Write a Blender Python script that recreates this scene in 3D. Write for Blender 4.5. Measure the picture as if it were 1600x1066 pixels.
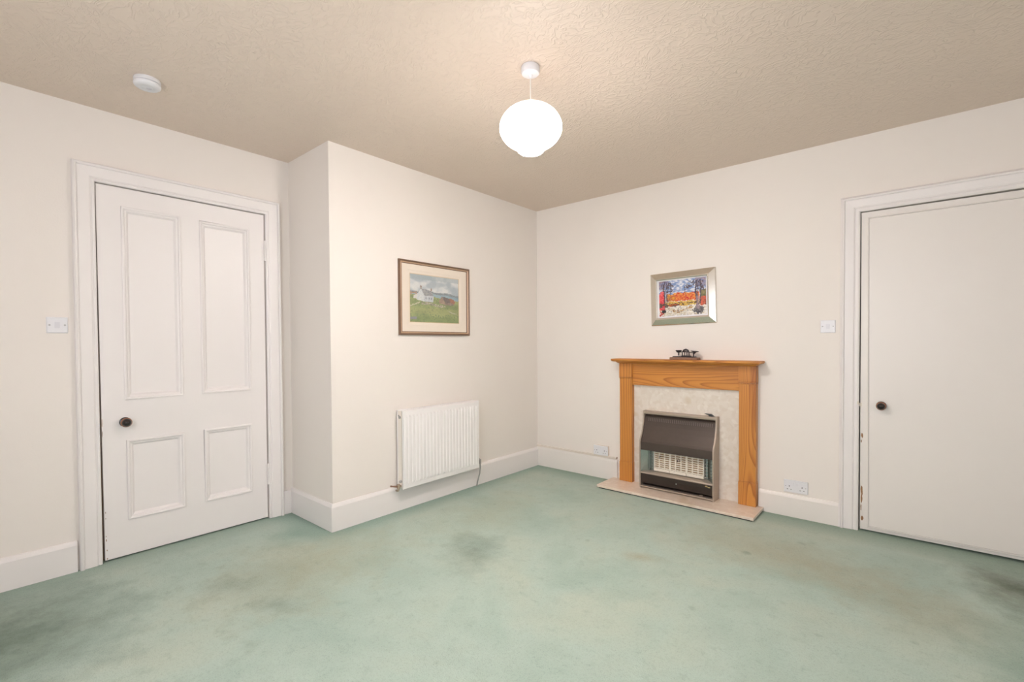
import bpy, bmesh, math, random
from mathutils import Vector, Matrix, noise as mnoise
for o in list(bpy.data.objects): bpy.data.objects.remove(o)
S = bpy.context.scene
COL = S.collection
random.seed(7)

# ---------------------------------------------------------------- camera, world, light, exposure
F_PX, YAW, PITCH, ROLL = 738.29, 2.278723, -0.018791, -0.005959
cam = bpy.data.cameras.new('camera'); camo = bpy.data.objects.new('camera', cam); COL.objects.link(camo)
cam.sensor_width = 36; cam.lens = F_PX * 36 / 1600; cam.shift_y = 17.17 / 1600; cam.clip_start = .02
fw = Vector((math.cos(YAW) * math.cos(PITCH), math.sin(YAW) * math.cos(PITCH), math.sin(PITCH)))
rt = Vector((math.sin(YAW), -math.cos(YAW), 0)); up = rt.cross(fw)
r2 = rt * math.cos(ROLL) + up * math.sin(ROLL); u2 = -rt * math.sin(ROLL) + up * math.cos(ROLL)
m = Matrix((r2, u2, -fw)).transposed().to_4x4(); m.translation = (2.92374, -3.81086, 1.23814)
camo.matrix_world = m
S.camera = camo

world = bpy.data.worlds.new('world'); S.world = world; world.use_nodes = True
world.node_tree.nodes['Background'].inputs[0].default_value = (.75, .86, 1, 1)
world.node_tree.nodes['Background'].inputs[1].default_value = 1.0

def area(name, loc, rot, sx, sy, power, colr):
    l = bpy.data.lights.new(name, 'AREA'); l.shape = 'RECTANGLE'; l.size = sx; l.size_y = sy
    l.energy = power; l.color = colr
    o = bpy.data.objects.new(name, l); o.location = loc; o.rotation_euler = rot; COL.objects.link(o); return o
area('daylight_front', (2.1, -5.0, 1.5), (math.radians(90), 0, 0), 1.9, 1.5, 50, (.965, .94, 1))
area('added_side_light', (4.66, -3.4, 1.5), (math.radians(90), 0, math.radians(90)), 1.3, 1.5, 12, (.965, .94, 1))  # added unseen source; gives the silver frame its bright reflection
LAMP_TOP, LAMP_LOW = 2.5, 128
S.view_settings.view_transform = 'Standard'; S.view_settings.look = 'None'
S.view_settings.gamma = 1; S.view_settings.use_curve_mapping = False
S.view_settings.exposure = 0.10

# ---------------------------------------------------------------- room numbers (metres)
H = 2.5652; D = .577; A = 2.2263; T = .019
XR, YF = 4.6, -4.9

# ---------------------------------------------------------------- materials
def newmat(name):
    mt = bpy.data.materials.new(name); mt.use_nodes = True
    nt = mt.node_tree; b = nt.nodes['Principled BSDF']
    return mt, nt, b
def N(nt, typ, **kw):
    n = nt.nodes.new(typ)
    for k, v in kw.items():
        if k in n.inputs: n.inputs[k].default_value = v
        else: setattr(n, k, v)
    return n
def L(nt, a, b): nt.links.new(a, b)
def ramp(nt, fac, stops):
    r = nt.nodes.new('ShaderNodeValToRGB'); e = r.color_ramp.elements
    while len(e) < len(stops): e.new(.5)
    for i, (p, c) in enumerate(stops): e[i].position = p; e[i].color = (*c, 1) if len(c) == 3 else c
    L(nt, fac, r.inputs[0]); return r.outputs[0]
def mix(nt, fac, a, b, mode='MIX'):
    n = nt.nodes.new('ShaderNodeMix'); n.data_type = 'RGBA'; n.blend_type = mode
    for sock, v in ((n.inputs[0], fac), (n.inputs[6], a), (n.inputs[7], b)):
        if isinstance(v, (int, float)): sock.default_value = v
        elif isinstance(v, tuple): sock.default_value = (*v, 1)
        else: L(nt, v, sock)
    return n.outputs[2]
def mathn(nt, op, a, b=None, clamp=False):
    n = nt.nodes.new('ShaderNodeMath'); n.operation = op; n.use_clamp = clamp
    for i, v in enumerate((a, b)):
        if v is None: continue
        if isinstance(v, (int, float)): n.inputs[i].default_value = v
        else: L(nt, v, n.inputs[i])
    return n.outputs[0]
def bump(nt, b, h, strength, dist):
    n = N(nt, 'ShaderNodeBump', Strength=strength, Distance=dist); L(nt, h, n.inputs['Height']); L(nt, n.outputs[0], b.inputs['Normal'])
def pos(nt): return nt.nodes.new('ShaderNodeNewGeometry').outputs['Position']
def noise(nt, vec, scale, detail=3, rough=.5, dist=0):
    n = N(nt, 'ShaderNodeTexNoise', Scale=scale, Detail=detail, Roughness=rough, Distortion=dist)
    if vec is not None: L(nt, vec, n.inputs['Vector'])
    return n.outputs['Fac']
def plain(name, colr, rough=.5, metal=0, var=.04, scale=30, bmp=0, spec=None):
    mt, nt, b = newmat(name)
    p = pos(nt); f = noise(nt, p, scale)
    c = mix(nt, f, tuple(x * (1 - var) for x in colr), tuple(min(1, x * (1 + var)) for x in colr))
    L(nt, c, b.inputs['Base Color']); b.inputs['Roughness'].default_value = rough; b.inputs['Metallic'].default_value = metal
    if spec is not None: b.inputs['Specular IOR Level'].default_value = spec
    if bmp: bump(nt, b, noise(nt, p, scale * 6), .3, bmp)
    return mt

M = {}
# walls: cream emulsion, faint roller texture
mt, nt, b = newmat('wall_paint'); p = pos(nt)
c = mix(nt, noise(nt, p, 1.6, 4), (.85, .80, .745), (.88, .83, .775))
L(nt, c, b.inputs['Base Color']); b.inputs['Roughness'].default_value = .62
b.inputs['Specular IOR Level'].default_value = .35
bump(nt, b, noise(nt, p, 140, 4), .18, .002); M['wall'] = mt
# ceiling: embossed paper of short raised squiggles
mt, nt, b = newmat('ceiling_paper'); p = pos(nt)
warp = N(nt, 'ShaderNodeTexNoise', Scale=3.5, Detail=2); L(nt, p, warp.inputs['Vector'])
va = N(nt, 'ShaderNodeVectorMath', operation='SCALE'); L(nt, warp.outputs['Color'], va.inputs[0]); va.inputs['Scale'].default_value = .22
vb = N(nt, 'ShaderNodeVectorMath', operation='ADD'); L(nt, p, vb.inputs[0]); L(nt, va.outputs[0], vb.inputs[1])
mp = N(nt, 'ShaderNodeMapping'); mp.inputs['Scale'].default_value = (1, 1.7, 1); mp.inputs['Rotation'].default_value = (0, 0, .7); L(nt, vb.outputs[0], mp.inputs['Vector'])
n1 = noise(nt, mp.outputs[0], 23, 1.5, .45, .7)
rid = mathn(nt, 'ABSOLUTE', mathn(nt, 'SUBTRACT', n1, .5))
rid = mathn(nt, 'SUBTRACT', 1, mathn(nt, 'MULTIPLY', rid, 11, True), True)
n2 = noise(nt, p, 26, 2)
hgt = mathn(nt, 'MULTIPLY', rid, mathn(nt, 'MULTIPLY', mathn(nt, 'SUBTRACT', n2, .28, True), 5, True))
c = mix(nt, noise(nt, p, 1.2, 3), (.755, .64, .54), (.80, .685, .585)); L(nt, c, b.inputs['Base Color'])
b.inputs['Roughness'].default_value = .5; bump(nt, b, hgt, .5, .0038); M['ceiling'] = mt
# gloss woodwork
mt, nt, b = newmat('white_gloss'); p = pos(nt)
c = mix(nt, noise(nt, p, 2.2, 4), (.865, .83, .81), (.89, .855, .835)); L(nt, c, b.inputs['Base Color'])
b.inputs['Roughness'].default_value = .38; bump(nt, b, noise(nt, p, 60, 3), .05, .0004); M['gloss'] = mt
mt, nt, b = newmat('cream_gloss'); p = pos(nt)
c = mix(nt, noise(nt, p, 2.2, 4), (.83, .79, .745), (.86, .82, .775)); L(nt, c, b.inputs['Base Color'])
b.inputs['Roughness'].default_value = .36; bump(nt, b, noise(nt, p, 40, 3), .05, .0004); M['cream'] = mt

# carpet: worn sage-green pile with old stains
mt, nt, b = newmat('carpet'); p = pos(nt)
big = noise(nt, p, 1.3, 4, .6, .4); mid = noise(nt, p, 6, 5, .65); fine = noise(nt, p, 190, 2, .7); tuft = noise(nt, p, 70, 3, .7)
c = ramp(nt, big, [(.30, (.35, .46, .395)), (.50, (.425, .53, .46)), (.70, (.465, .53, .44))])
c = mix(nt, mathn(nt, 'MULTIPLY', mathn(nt, 'SUBTRACT', mid, .45, True), 1.2, True), c, (.36, .44, .37))
sep = nt.nodes.new('ShaderNodeSeparateXYZ'); L(nt, p, sep.inputs[0]); X, Y = sep.outputs[0], sep.outputs[1]
def blob(x, y, rx, ry, ang, colr, k, colc, thr=.25):
    vm = N(nt, 'ShaderNodeMapping', vector_type='TEXTURE'); vm.inputs['Location'].default_value = (x, y, 0); vm.inputs['Rotation'].default_value = (0, 0, ang); vm.inputs['Scale'].default_value = (rx, ry, 1)
    L(nt, p, vm.inputs['Vector'])
    ln = N(nt, 'ShaderNodeVectorMath', operation='LENGTH'); L(nt, vm.outputs[0], ln.inputs[0])
    e = mathn(nt, 'SUBTRACT', 1, ln.outputs['Value'], True)
    e = mathn(nt, 'MULTIPLY', mathn(nt, 'SUBTRACT', mathn(nt, 'ADD', e, mathn(nt, 'MULTIPLY', mathn(nt, 'SUBTRACT', mid, .5), 1.1)), thr, True), k, True)
    e = mathn(nt, 'MULTIPLY', e, mathn(nt, 'LESS_THAN', ln.outputs['Value'], 1.6))
    return mix(nt, e, colc, colr)
dk = (.17, .23, .185); teal = (.24, .36, .30); tan = (.42, .42, .29)
c = blob(.35, -2.55, .7, .9, .3, tan, .8, c); c = blob(.55, -1.3, .5, .9, .2, tan, .5, c)
c = blob(2.35, -.75, 1.0, .45, -.1, (.39, .395, .29), .9, c, .15); c = blob(2.95, -.95, .7, .4, -.3, (.36, .36, .26), .7, c, .2)
c = blob(.92, -1.82, .30, .42, .6, dk, .9, c); c = blob(1.0, -1.2, .3, .3, .2, teal, .35, c)
c = blob(-.14, -2.42, .30, .30, 0, teal, 1.0, c); c = blob(1.65, -1.65, .5, .4, .5, teal, .38, c)
c = blob(.0, -3.75, .75, .6, .2, dk, 1.1, c, .05); c = blob(3.35, -.42, .40, .5, .2, (.13, .16, .115), 1.2, c, .2); c = blob(3.45, -1.3, .5, .7, .1, teal, 1.0, c, .10)
flk = noise(nt, p, 15, 4, .7); c = mix(nt, mathn(nt, 'MULTIPLY', mathn(nt, 'SUBTRACT', flk, .55, True), 2.2, True), c, (.27, .345, .29))
c = blob(.35, -2.75, .75, .6, .4, (.27, .32, .25), .55, c, .45)
c = blob(.62, -2.85, .22, .12, .5, dk, .7, c); c = blob(.25, -2.95, .25, .14, .8, dk, .5, c); c = blob(1.72, -1.28, .2, .1, .4, (.36, .30, .17), .6, c)
# darker, greener strip of pile along the skirtings
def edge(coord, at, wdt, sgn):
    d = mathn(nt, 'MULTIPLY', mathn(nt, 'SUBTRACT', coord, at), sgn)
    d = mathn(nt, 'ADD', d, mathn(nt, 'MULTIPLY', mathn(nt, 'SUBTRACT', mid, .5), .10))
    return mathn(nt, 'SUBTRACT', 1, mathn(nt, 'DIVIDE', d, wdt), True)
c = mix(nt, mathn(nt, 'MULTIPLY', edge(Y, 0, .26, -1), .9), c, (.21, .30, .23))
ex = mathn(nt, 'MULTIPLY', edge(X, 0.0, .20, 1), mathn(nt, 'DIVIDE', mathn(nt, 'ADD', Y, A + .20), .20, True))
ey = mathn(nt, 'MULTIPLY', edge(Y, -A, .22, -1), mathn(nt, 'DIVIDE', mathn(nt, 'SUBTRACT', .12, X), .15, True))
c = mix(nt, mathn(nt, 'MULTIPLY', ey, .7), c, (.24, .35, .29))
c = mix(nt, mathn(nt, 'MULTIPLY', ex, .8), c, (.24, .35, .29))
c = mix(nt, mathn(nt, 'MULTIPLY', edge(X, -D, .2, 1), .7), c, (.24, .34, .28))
spots = noise(nt, p, 9, 1, .3); sp2 = mathn(nt, 'MULTIPLY', mathn(nt, 'SUBTRACT', spots, .74, True), 8, True)
c = mix(nt, mathn(nt, 'MULTIPLY', sp2, .6), c, dk)
tt = mathn(nt, 'ADD', mathn(nt, 'MULTIPLY', fine, .6), mathn(nt, 'MULTIPLY', tuft, .4))
c = mix(nt, 1.0, c, ramp(nt, tt, [(.25, (.68, .68, .68)), (.5, (1, 1, 1)), (.75, (1.0, 1.0, 1.0))]), 'MULTIPLY')
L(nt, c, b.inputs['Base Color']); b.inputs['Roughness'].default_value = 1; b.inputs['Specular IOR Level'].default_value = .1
b.inputs['Sheen Weight'].default_value = .15
bump(nt, b, tt, .6, .006); M['carpet'] = mt

# pine: rings stretched along one axis
def pine(name, along, seed, freq=24, wild=1.0, streak=.5):
    mt, nt, b = newmat(name); p = pos(nt)
    mp = N(nt, 'ShaderNodeMapping'); mp.inputs['Location'].default_value = (seed, seed * .7, seed * 1.3)
    s = [1, 1, 1]; s[along] = .085; mp.inputs['Scale'].default_value = s; L(nt, p, mp.inputs['Vector'])
    big = noise(nt, mp.outputs[0], 4.2 * wild, 1.5, .35, .25)
    rings = mathn(nt, 'FRACT', mathn(nt, 'MULTIPLY', big, freq))
    mp2 = N(nt, 'ShaderNodeMapping'); s2 = [200, 200, 200]; s2[along] = 8; mp2.inputs['Scale'].default_value = s2; L(nt, p, mp2.inputs['Vector'])
    fib = noise(nt, mp2.outputs[0], 1, 3, .6)
    c = ramp(nt, rings, [(0, (.66, .29, .060)), (.50, (.63, .265, .052)), (.78, (.47, .165, .036)), (.92, (.34, .105, .022)), (1, (.65, .285, .056))])
    c = mix(nt, mathn(nt, 'MULTIPLY', fib, .45), c, (.56, .225, .045))
    mp3 = N(nt, 'ShaderNodeMapping'); s3 = [16, 16, 16]; s3[along] = 1.4; mp3.inputs['Scale'].default_value = s3; mp3.inputs['Location'].default_value = (seed, 0, seed); L(nt, p, mp3.inputs['Vector'])
    st = mathn(nt, 'MULTIPLY', mathn(nt, 'SUBTRACT', noise(nt, mp3.outputs[0], 1, 1), .56, True), 7, True)
    c = mix(nt, mathn(nt, 'MULTIPLY', st, streak), c, (.33, .10, .022))
    L(nt, c, b.inputs['Base Color']); b.inputs['Roughness'].default_value = .38
    bump(nt, b, fib, .1, .0006); return mt
M['pine_x'] = pine('pine_along', 0, 3.1, 50, 1.0, .2); M['pine_z'] = pine('pine_upright', 2, 8.4, 24, .8, .0); M['pine_z2'] = pine('pine_upright_streaked', 2, 1.15, 80, 1.1, .6)
# conglomerate marble
def marble(name, tint):
    mt, nt, b = newmat(name); p = pos(nt)
    v = N(nt, 'ShaderNodeTexVoronoi', Scale=38); v.feature = 'SMOOTH_F1'; v.inputs['Smoothness'].default_value = .35
    wv = N(nt, 'ShaderNodeTexNoise', Scale=12, Detail=3); L(nt, p, wv.inputs['Vector'])
    ad = N(nt, 'ShaderNodeVectorMath', operation='MULTIPLY_ADD'); L(nt, wv.outputs['Color'], ad.inputs[0]); ad.inputs[1].default_value = (.06, .06, .06); L(nt, p, ad.inputs[2])
    L(nt, ad.outputs[0], v.inputs['Vector'])
    hs = nt.nodes.new('ShaderNodeSeparateColor'); L(nt, v.outputs['Color'], hs.inputs[0])
    a = tuple(x * t for x, t in zip((.70, .61, .51), tint)); bb = tuple(x * t for x, t in zip((.80, .735, .655), tint))
    c = ramp(nt, hs.outputs[0], [(0, a), (.35, tuple((x + y) / 2 for x, y in zip(a, bb))), (.8, bb), (1, tuple(min(.86, x * 1.1) for x in bb))])
    c = mix(nt, mathn(nt, 'MULTIPLY', noise(nt, p, 14, 5, .6), .85), c, tuple(x * .98 for x in bb))
    tanb = mathn(nt, 'MULTIPLY', mathn(nt, 'SUBTRACT', noise(nt, p, 5.5, 2), .60, True), 9, True)
    c = mix(nt, mathn(nt, 'MULTIPLY', tanb, .55), c, (.60, .46, .29))
    L(nt, c, b.inputs['Base Color']); b.inputs['Roughness'].default_value = .28; return mt
M['marble'] = marble('cream_marble', (1, 1, 1)); M['hearth'] = marble('hearth_marble', (1.02, .94, .88))
M['gap_shade'] = plain('dark_edge', (.05, .05, .055), .8)  # near-black that paints the shadow line under the hearth slab
M['white_plastic'] = plain('white_plastic', (.80, .80, .82), .3, var=.01)
M['grey_plastic'] = plain('grey_plastic', (.70, .70, .73), .35, var=.01)
M['dark_hole'] = plain('dark_hole', (.03, .03, .035), .7)
M['radiator'] = plain('radiator_enamel', (.90, .885, .87), .32, var=.01)
M['rad_side_shade'] = plain('radiator_side_shaded', (.88, .82, .745), .45, var=.01)  # radiator enamel with the side's shade put into a creamier colour
M['brass'] = plain('aged_brass', (.50, .40, .31), .45, .5, var=.15)
M['copper'] = plain('copper_pipe', (.34, .2, .14), .45, .6, var=.15)
M['grey_metal'] = plain('grey_metal', (.45, .44, .43), .35, .8, var=.1)
M['black_knob'] = plain('black_ebony', (.018, .013, .012), .12, var=.2)
M['copper_band'] = plain('copper_band', (.36, .155, .08), .3, .7, var=.15)
M['beige_metal'] = plain('beige_enamel', (.46, .385, .315), .38, .45, var=.05)
M['brown_metal'] = plain('dark_bronze_enamel', (.082, .062, .052), .42, .4, var=.08, bmp=.0005)
M['brown_light'] = plain('lighter_bronze_enamel', (.15, .12, .105), .45, .3, var=.1)  # lighter variant of the dark bronze enamel, for the louvres
M['brown_dark'] = plain('dark_brown_enamel', (.045, .033, .027), .4, .3, var=.08)
M['chrome'] = plain('polished_reflector', (.46, .56, .56), .22, .9, var=.08)
M['wire'] = plain('bright_wire', (.70, .72, .72), .25, .9, var=.03)
M['dull_wire'] = plain('dull_wire', (.48, .49, .47), .35, .9, var=.05)
M['clay'] = plain('fireclay', (.86, .79, .68), .8, var=.06, scale=80)
M['clay_back'] = plain('dark_tan_fireclay', (.33, .20, .095), .9, var=.4, scale=40)  # darker tan body seen through the slots
M['soot_and_shade'] = plain('soot_and_shade', (.06, .04, .03), .9, var=.2)  # soot marks, also the dark fill painted into shaded gaps
M['gold'] = plain('gold_badge', (.62, .5, .25), .35, .8)
M['lever'] = plain('black_lever', (.03, .035, .04), .35)
M['iron'] = plain('cast_iron', (.045, .035, .04), .5, .4, var=.25, scale=90)
M['plinth_wood'] = plain('brown_wood', (.26, .135, .085), .45, var=.25, scale=60)
M['silver'] = plain('brushed_silver', (.80, .755, .675), .17, .94, var=.04)
M['frame_brown'] = plain('bronze_frame', (.21, .13, .085), .4, .3, var=.12)
M['frame_gold'] = plain('pale_gilt', (.60, .42, .29), .4, .4, var=.08)
M['mount'] = plain('cream_mount', (.80, .72, .62), .85, var=.02)
M['mount_edge'] = plain('gilt_slip', (.68, .53, .35), .6, var=.05)
M['white_mount'] = plain('white_mount', (.83, .82, .84), .8, var=.01)
M['chip'] = plain('bare_wood', (.32, .17, .08), .8, var=.4, scale=120)
M['blue_chip'] = plain('old_blue_paint', (.45, .47, .62), .7, var=.2, scale=120)
M['conduit'] = plain('cream_trunking', (.80, .73, .65), .45, var=.01)
M['cord'] = plain('white_flex', (.80, .76, .70), .4, var=.01)
M['exterior'] = plain('void', (.02, .02, .02), .9)
# lit opal glass
mt, nt, b = newmat('lit_opal_glass')
lw = N(nt, 'ShaderNodeLayerWeight', Blend=.35)
c = mix(nt, noise(nt, pos(nt), 3), (1, .905, .855), (1, .91, .865)); L(nt, c, b.inputs['Base Color'])
b.inputs['Roughness'].default_value = .15; L(nt, c, b.inputs['Emission Color']); 
sx_ = nt.nodes.new('ShaderNodeSeparateXYZ'); L(nt, pos(nt), sx_.inputs[0])
mr = N(nt, 'ShaderNodeMapRange', interpolation_type='SMOOTHSTEP'); L(nt, sx_.outputs[2], mr.inputs[0])
for k_, v_ in enumerate((2.175, 2.315, LAMP_LOW, LAMP_TOP)): mr.inputs[k_ + 1].default_value = v_     # stronger low glow added to light the walls without burning out the ceiling
L(nt, mr.outputs[0], b.inputs['Emission Strength'])
M['lamp'] = mt
mt, nt, b = newmat('painted_picture')
at = N(nt, 'ShaderNodeVertexColor', layer_name='Col'); L(nt, at.outputs[0], b.inputs['Base Color']); b.inputs['Roughness'].default_value = .5
M['art'] = mt

# ---------------------------------------------------------------- builders
def empty(name, loc=(0, 0, 0), label=None, cat=None, group=None, kind=None):
    o = bpy.data.objects.new(name, None); COL.objects.link(o); o.location = loc; o.empty_display_size = .1
    tag(o, label, cat, group, kind); return o
def tag(o, label=None, cat=None, group=None, kind=None):
    if label: o['label'] = label
    if cat: o['category'] = cat
    if group: o['group'] = group
    if kind: o['kind'] = kind
    return o
def wloc(o):
    v = Vector((0, 0, 0))
    while o: v += o.location; o = o.parent
    return v
def obj(name, bm, mat, parent=None, smooth=False, label=None, kind=None, base=None):
    """bm is in world coordinates; it is moved into the parent's (unrotated) frame"""
    me = bpy.data.meshes.new(name)
    o = bpy.data.objects.new(name, me); COL.objects.link(o)
    off = wloc(parent) if parent else Vector(base or (0, 0, 0))
    bmesh.ops.translate(bm, vec=-off, verts=bm.verts)
    bmesh.ops.recalc_face_normals(bm, faces=bm.faces)
    if smooth is True or smooth:
        for f in bm.faces: f.smooth = True
        if smooth != 'all':
            for e in bm.edges:
                if len(e.link_faces) == 2 and e.calc_face_angle(0) > math.radians(35): e.smooth = False
    bm.to_mesh(me); bm.free()
    me.materials.append(M[mat])
    if parent: o.parent = parent
    elif base: o.location = base
    tag(o, label, None, None, kind); return o
def NB(): return bmesh.new()
def box(bm, lo, hi, bev=0, seg=2):
    r = bmesh.ops.create_cube(bm, size=1); vs = r['verts']
    for v in vs:
        for i in range(3): v.co[i] = lo[i] if v.co[i] < 0 else hi[i]
    if bev:
        es = list({e for v in vs for e in v.link_edges})
        bmesh.ops.bevel(bm, geom=es, offset=bev, segments=seg, profile=.5, affect='EDGES')
    return bm
def B(lo, hi, bev=0, seg=2): return box(NB(), lo, hi, bev, seg)
def lathe(bm, prof, centre, axis=(0, 0, 1), n=32):
    """prof: list of (radius, height along axis)"""
    ax = Vector(axis).normalized(); q = Vector((0, 0, 1)).rotation_difference(ax); c = Vector(centre)
    rows = []
    for r, h in prof:
        if r < 1e-6: rows.append([bm.verts.new(c + q @ Vector((0, 0, h)))])
        else: rows.append([bm.verts.new(c + q @ Vector((r * math.cos(2 * math.pi * k / n), r * math.sin(2 * math.pi * k / n), h))) for k in range(n)])
    for a, b_ in zip(rows, rows[1:]):
        for k in range(n):
            k2 = (k + 1) % n
            if len(a) == 1 and len(b_) == 1: continue
            if len(a) == 1: bm.faces.new((a[0], b_[k], b_[k2]))
            elif len(b_) == 1: bm.faces.new((a[k], a[k2], b_[0]))
            else: bm.faces.new((a[k], a[k2], b_[k2], b_[k]))
    return bm
def tube(bm, pts, r, n=10):
    pts = [Vector(p) for p in pts]; rows = []
    for i, p in enumerate(pts):
        t = (pts[min(i + 1, len(pts) - 1)] - pts[max(i - 1, 0)]).normalized()
        a = t.orthogonal().normalized() if i == 0 else (pa - t * pa.dot(t)).normalized()
        pa = a; b_ = t.cross(a)
        rr = r[i] if isinstance(r, (list, tuple)) else r
        rows.append([bm.verts.new(p + (a * math.cos(2 * math.pi * k / n) + b_ * math.sin(2 * math.pi * k / n)) * rr) for k in range(n)])
    for a, b_ in zip(rows, rows[1:]):
        for k in range(n): bm.faces.new((a[k], a[(k + 1) % n], b_[(k + 1) % n], b_[k]))
    bm.faces.new(rows[0]); bm.faces.new(list(reversed(rows[-1]))); return bm
def prism(bm, poly, fn, d0, d1):
    """polygon (list of 2D) extruded between depths d0 and d1; fn(u, v, d) gives the point"""
    a = [bm.verts.new(fn(u, v, d0)) for u, v in poly]; b_ = [bm.verts.new(fn(u, v, d1)) for u, v in poly]
    n = len(poly); bm.faces.new(a); bm.faces.new(list(reversed(b_)))
    for k in range(n): bm.faces.new((a[k], b_[k], b_[(k + 1) % n], a[(k + 1) % n]))
    return bm
def sweep(bm, path, prof, fn, closed=False):
    """profile (w outwards, h proud) swept round an axis-aligned path with mitres; path items (u, v, du, dv)"""
    rows = [[bm.verts.new(fn(u + du * w, v + dv * w, h)) for w, h in prof] for u, v, du, dv in path]
    k = len(prof); pairs = list(zip(rows, rows[1:])) + ([(rows[-1], rows[0])] if closed else [])
    for a, b_ in pairs:
        for i in range(k): bm.faces.new((a[i], b_[i], b_[(i + 1) % k], a[(i + 1) % k]))
    if not closed: bm.faces.new(rows[0]); bm.faces.new(list(reversed(rows[-1])))
    return bm
onL = lambda u, v, h: (-D + h, u, v)       # left wall: u = y
onB = lambda u, v, h: (u, -h, v)           # far wall: u = x
onC = lambda u, v, h: (h, u, v)            # chimney breast: u = y

# ---------------------------------------------------------------- shell
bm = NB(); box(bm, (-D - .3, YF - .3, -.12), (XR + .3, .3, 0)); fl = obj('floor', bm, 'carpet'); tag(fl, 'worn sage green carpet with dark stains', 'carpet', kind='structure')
bm = NB(); box(bm, (-D - .3, YF - .3, H), (XR + .3, .3, H + .12)); o = obj('ceiling', bm, 'ceiling'); tag(o, 'tan ceiling papered with a raised squiggle pattern', 'ceiling', kind='structure')
# left wall with door opening
oy0, oy1, oz = -3.306, -2.396, 2.1555
bm = NB()
box(bm, (-D - .075, YF, 0), (-D, oy0, H)); box(bm, (-D - .075, oy1, 0), (-D, -A, H)); box(bm, (-D - .075, oy0, oz), (-D, oy1, H))
box(bm, (-D - .25, YF, 0), (-D - .075, -A, H)); o = obj('wall_left', bm, 'wall'); tag(o, 'cream wall holding the panelled door', 'wall', kind='structure')
bm = NB(); box(bm, (-D - .25, -A, 0), (0, .25, H)); o = obj('wall_chimney', bm, 'wall'); tag(o, 'cream projecting wall behind the radiator', 'wall', kind='structure')
rx0, rx1, rz = 2.6425, 3.462, 2.0735
bm = NB()
box(bm, (0, 0, 0), (rx0, .075, H)); box(bm, (rx1, 0, 0), (XR + .25, .075, H)); box(bm, (rx0, 0, rz), (rx1, .075, H))
box(bm, (0, .075, 0), (XR + .25, .25, H)); o = obj('wall_back', bm, 'wall'); tag(o, 'cream wall behind the fireplace', 'wall', kind='structure')
# window walls (behind the camera); the side window is added for its light
wx0, wx1, wz0, wz1 = 1.15, 3.05, .75, 2.25
bm = NB(); box(bm, (-D - .25, YF - .2, 0), (wx0, YF, H)); box(bm, (wx1, YF - .2, 0), (XR + .25, YF, H)); box(bm, (wx0, YF - .2, 0), (wx1, YF, wz0)); box(bm, (wx0, YF - .2, wz1), (wx1, YF, H))
o = obj('wall_front', bm, 'wall'); tag(o, 'cream wall with a window behind the viewer', 'wall', kind='structure')
ry0, ry1 = -4.05, -2.75
bm = NB(); box(bm, (XR, YF, 0), (XR + .2, ry0, H)); box(bm, (XR, ry1, 0), (XR + .2, 0, H)); box(bm, (XR, ry0, 0), (XR + .2, ry1, wz0)); box(bm, (XR, ry0, wz1), (XR + .2, ry1, H))
o = obj('wall_right', bm, 'wall'); tag(o, 'cream side wall with an added window opening', 'wall', kind='structure')
w1 = empty('window_1', (wx0, YF, wz0), 'white sash window behind the viewer', 'window', kind='structure')
bm = NB()
for x in (wx0, wx0 + .93, wx1 - .05): box(bm, (x, YF - .08, wz0), (x + .05, YF - .03, wz1), .004)
for z in (wz0, wz0 + .73, wz1 - .05): box(bm, (wx0, YF - .075, z), (wx1, YF - .035, z + .05), .004)
obj('window_frame', bm, 'gloss', w1); obj('window_sill', B((wx0 - .06, YF - .03, wz0 - .03), (wx1 + .06, YF + .12, wz0), .005), 'gloss', w1)
w2 = empty('added_window_2', (XR, ry0, wz0), 'added unseen white sash window in the side wall', 'window', kind='structure')  # unseen window, added to go with the side light
bm = NB()
for y in (ry0, ry1 - .05): box(bm, (XR + .03, y, wz0), (XR + .055, y + .05, wz1), .004)
for z in (wz0, wz0 + .73, wz1 - .05): box(bm, (XR + .032, ry0, z), (XR + .053, ry1, z + .05), .004)
obj('window_frame', bm, 'gloss', w2); obj('window_sill', B((XR - .12, ry0 - .06, wz0 - .03), (XR + .03, ry1 + .06, wz0), .005), 'gloss', w2)

# skirtings: profile (thickness, height)
def skirt(name, pts, h, label, mat='gloss', t=T):
    """pts: floor line points (x, y) with outward normals toward the room, mitred"""
    bm = NB(); prof = [(0, 0), (t, 0), (t, h - .022), (t * .75, h - .010), (t * .45, h), (0, h)]
    rows = [[bm.verts.new((x + nx * w, y + ny * w, z)) for w, z in prof] for x, y, nx, ny in pts]
    k = len(prof)
    for a, b_ in zip(rows, rows[1:]):
        for i in range(k): bm.faces.new((a[i], b_[i], b_[(i + 1) % k], a[(i + 1) % k]))
    bm.faces.new(rows[0]); bm.faces.new(list(reversed(rows[-1])))
    return tag(obj(name, bm, mat), label, 'skirting board', kind='structure')
skirt('baseboard_left', [(-D, YF, 1, 0), (-D, -3.412, 1, 0)], .167, 'white skirting left of the panelled door')
skirt('baseboard_chimney', [(-D, -A, 0, -1), (0, -A, 1, -1), (0, -.0, 1, 0)], .182, 'cream skirting under the radiator and round the projecting corner')
skirt('baseboard_back', [(0, 0, 0, -1), (.905, 0, 0, -1)], .19, 'cream skirting between the corner and the hearth', 'cream')
skirt('baseboard_back', [(2.05, 0, 0, -1), (2.551, 0, 0, -1)], .157, 'cream skirting between the fireplace and the plain door', 'cream')
skirt('baseboard_right', [(XR, 0, -1, 0), (XR, YF, -1, 0)], .167, 'white skirting on the side wall with the added window')
skirt('baseboard_front', [(-D, YF, 0, 1), (XR, YF, 0, 1)], .167, 'white skirting under the window')

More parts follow.
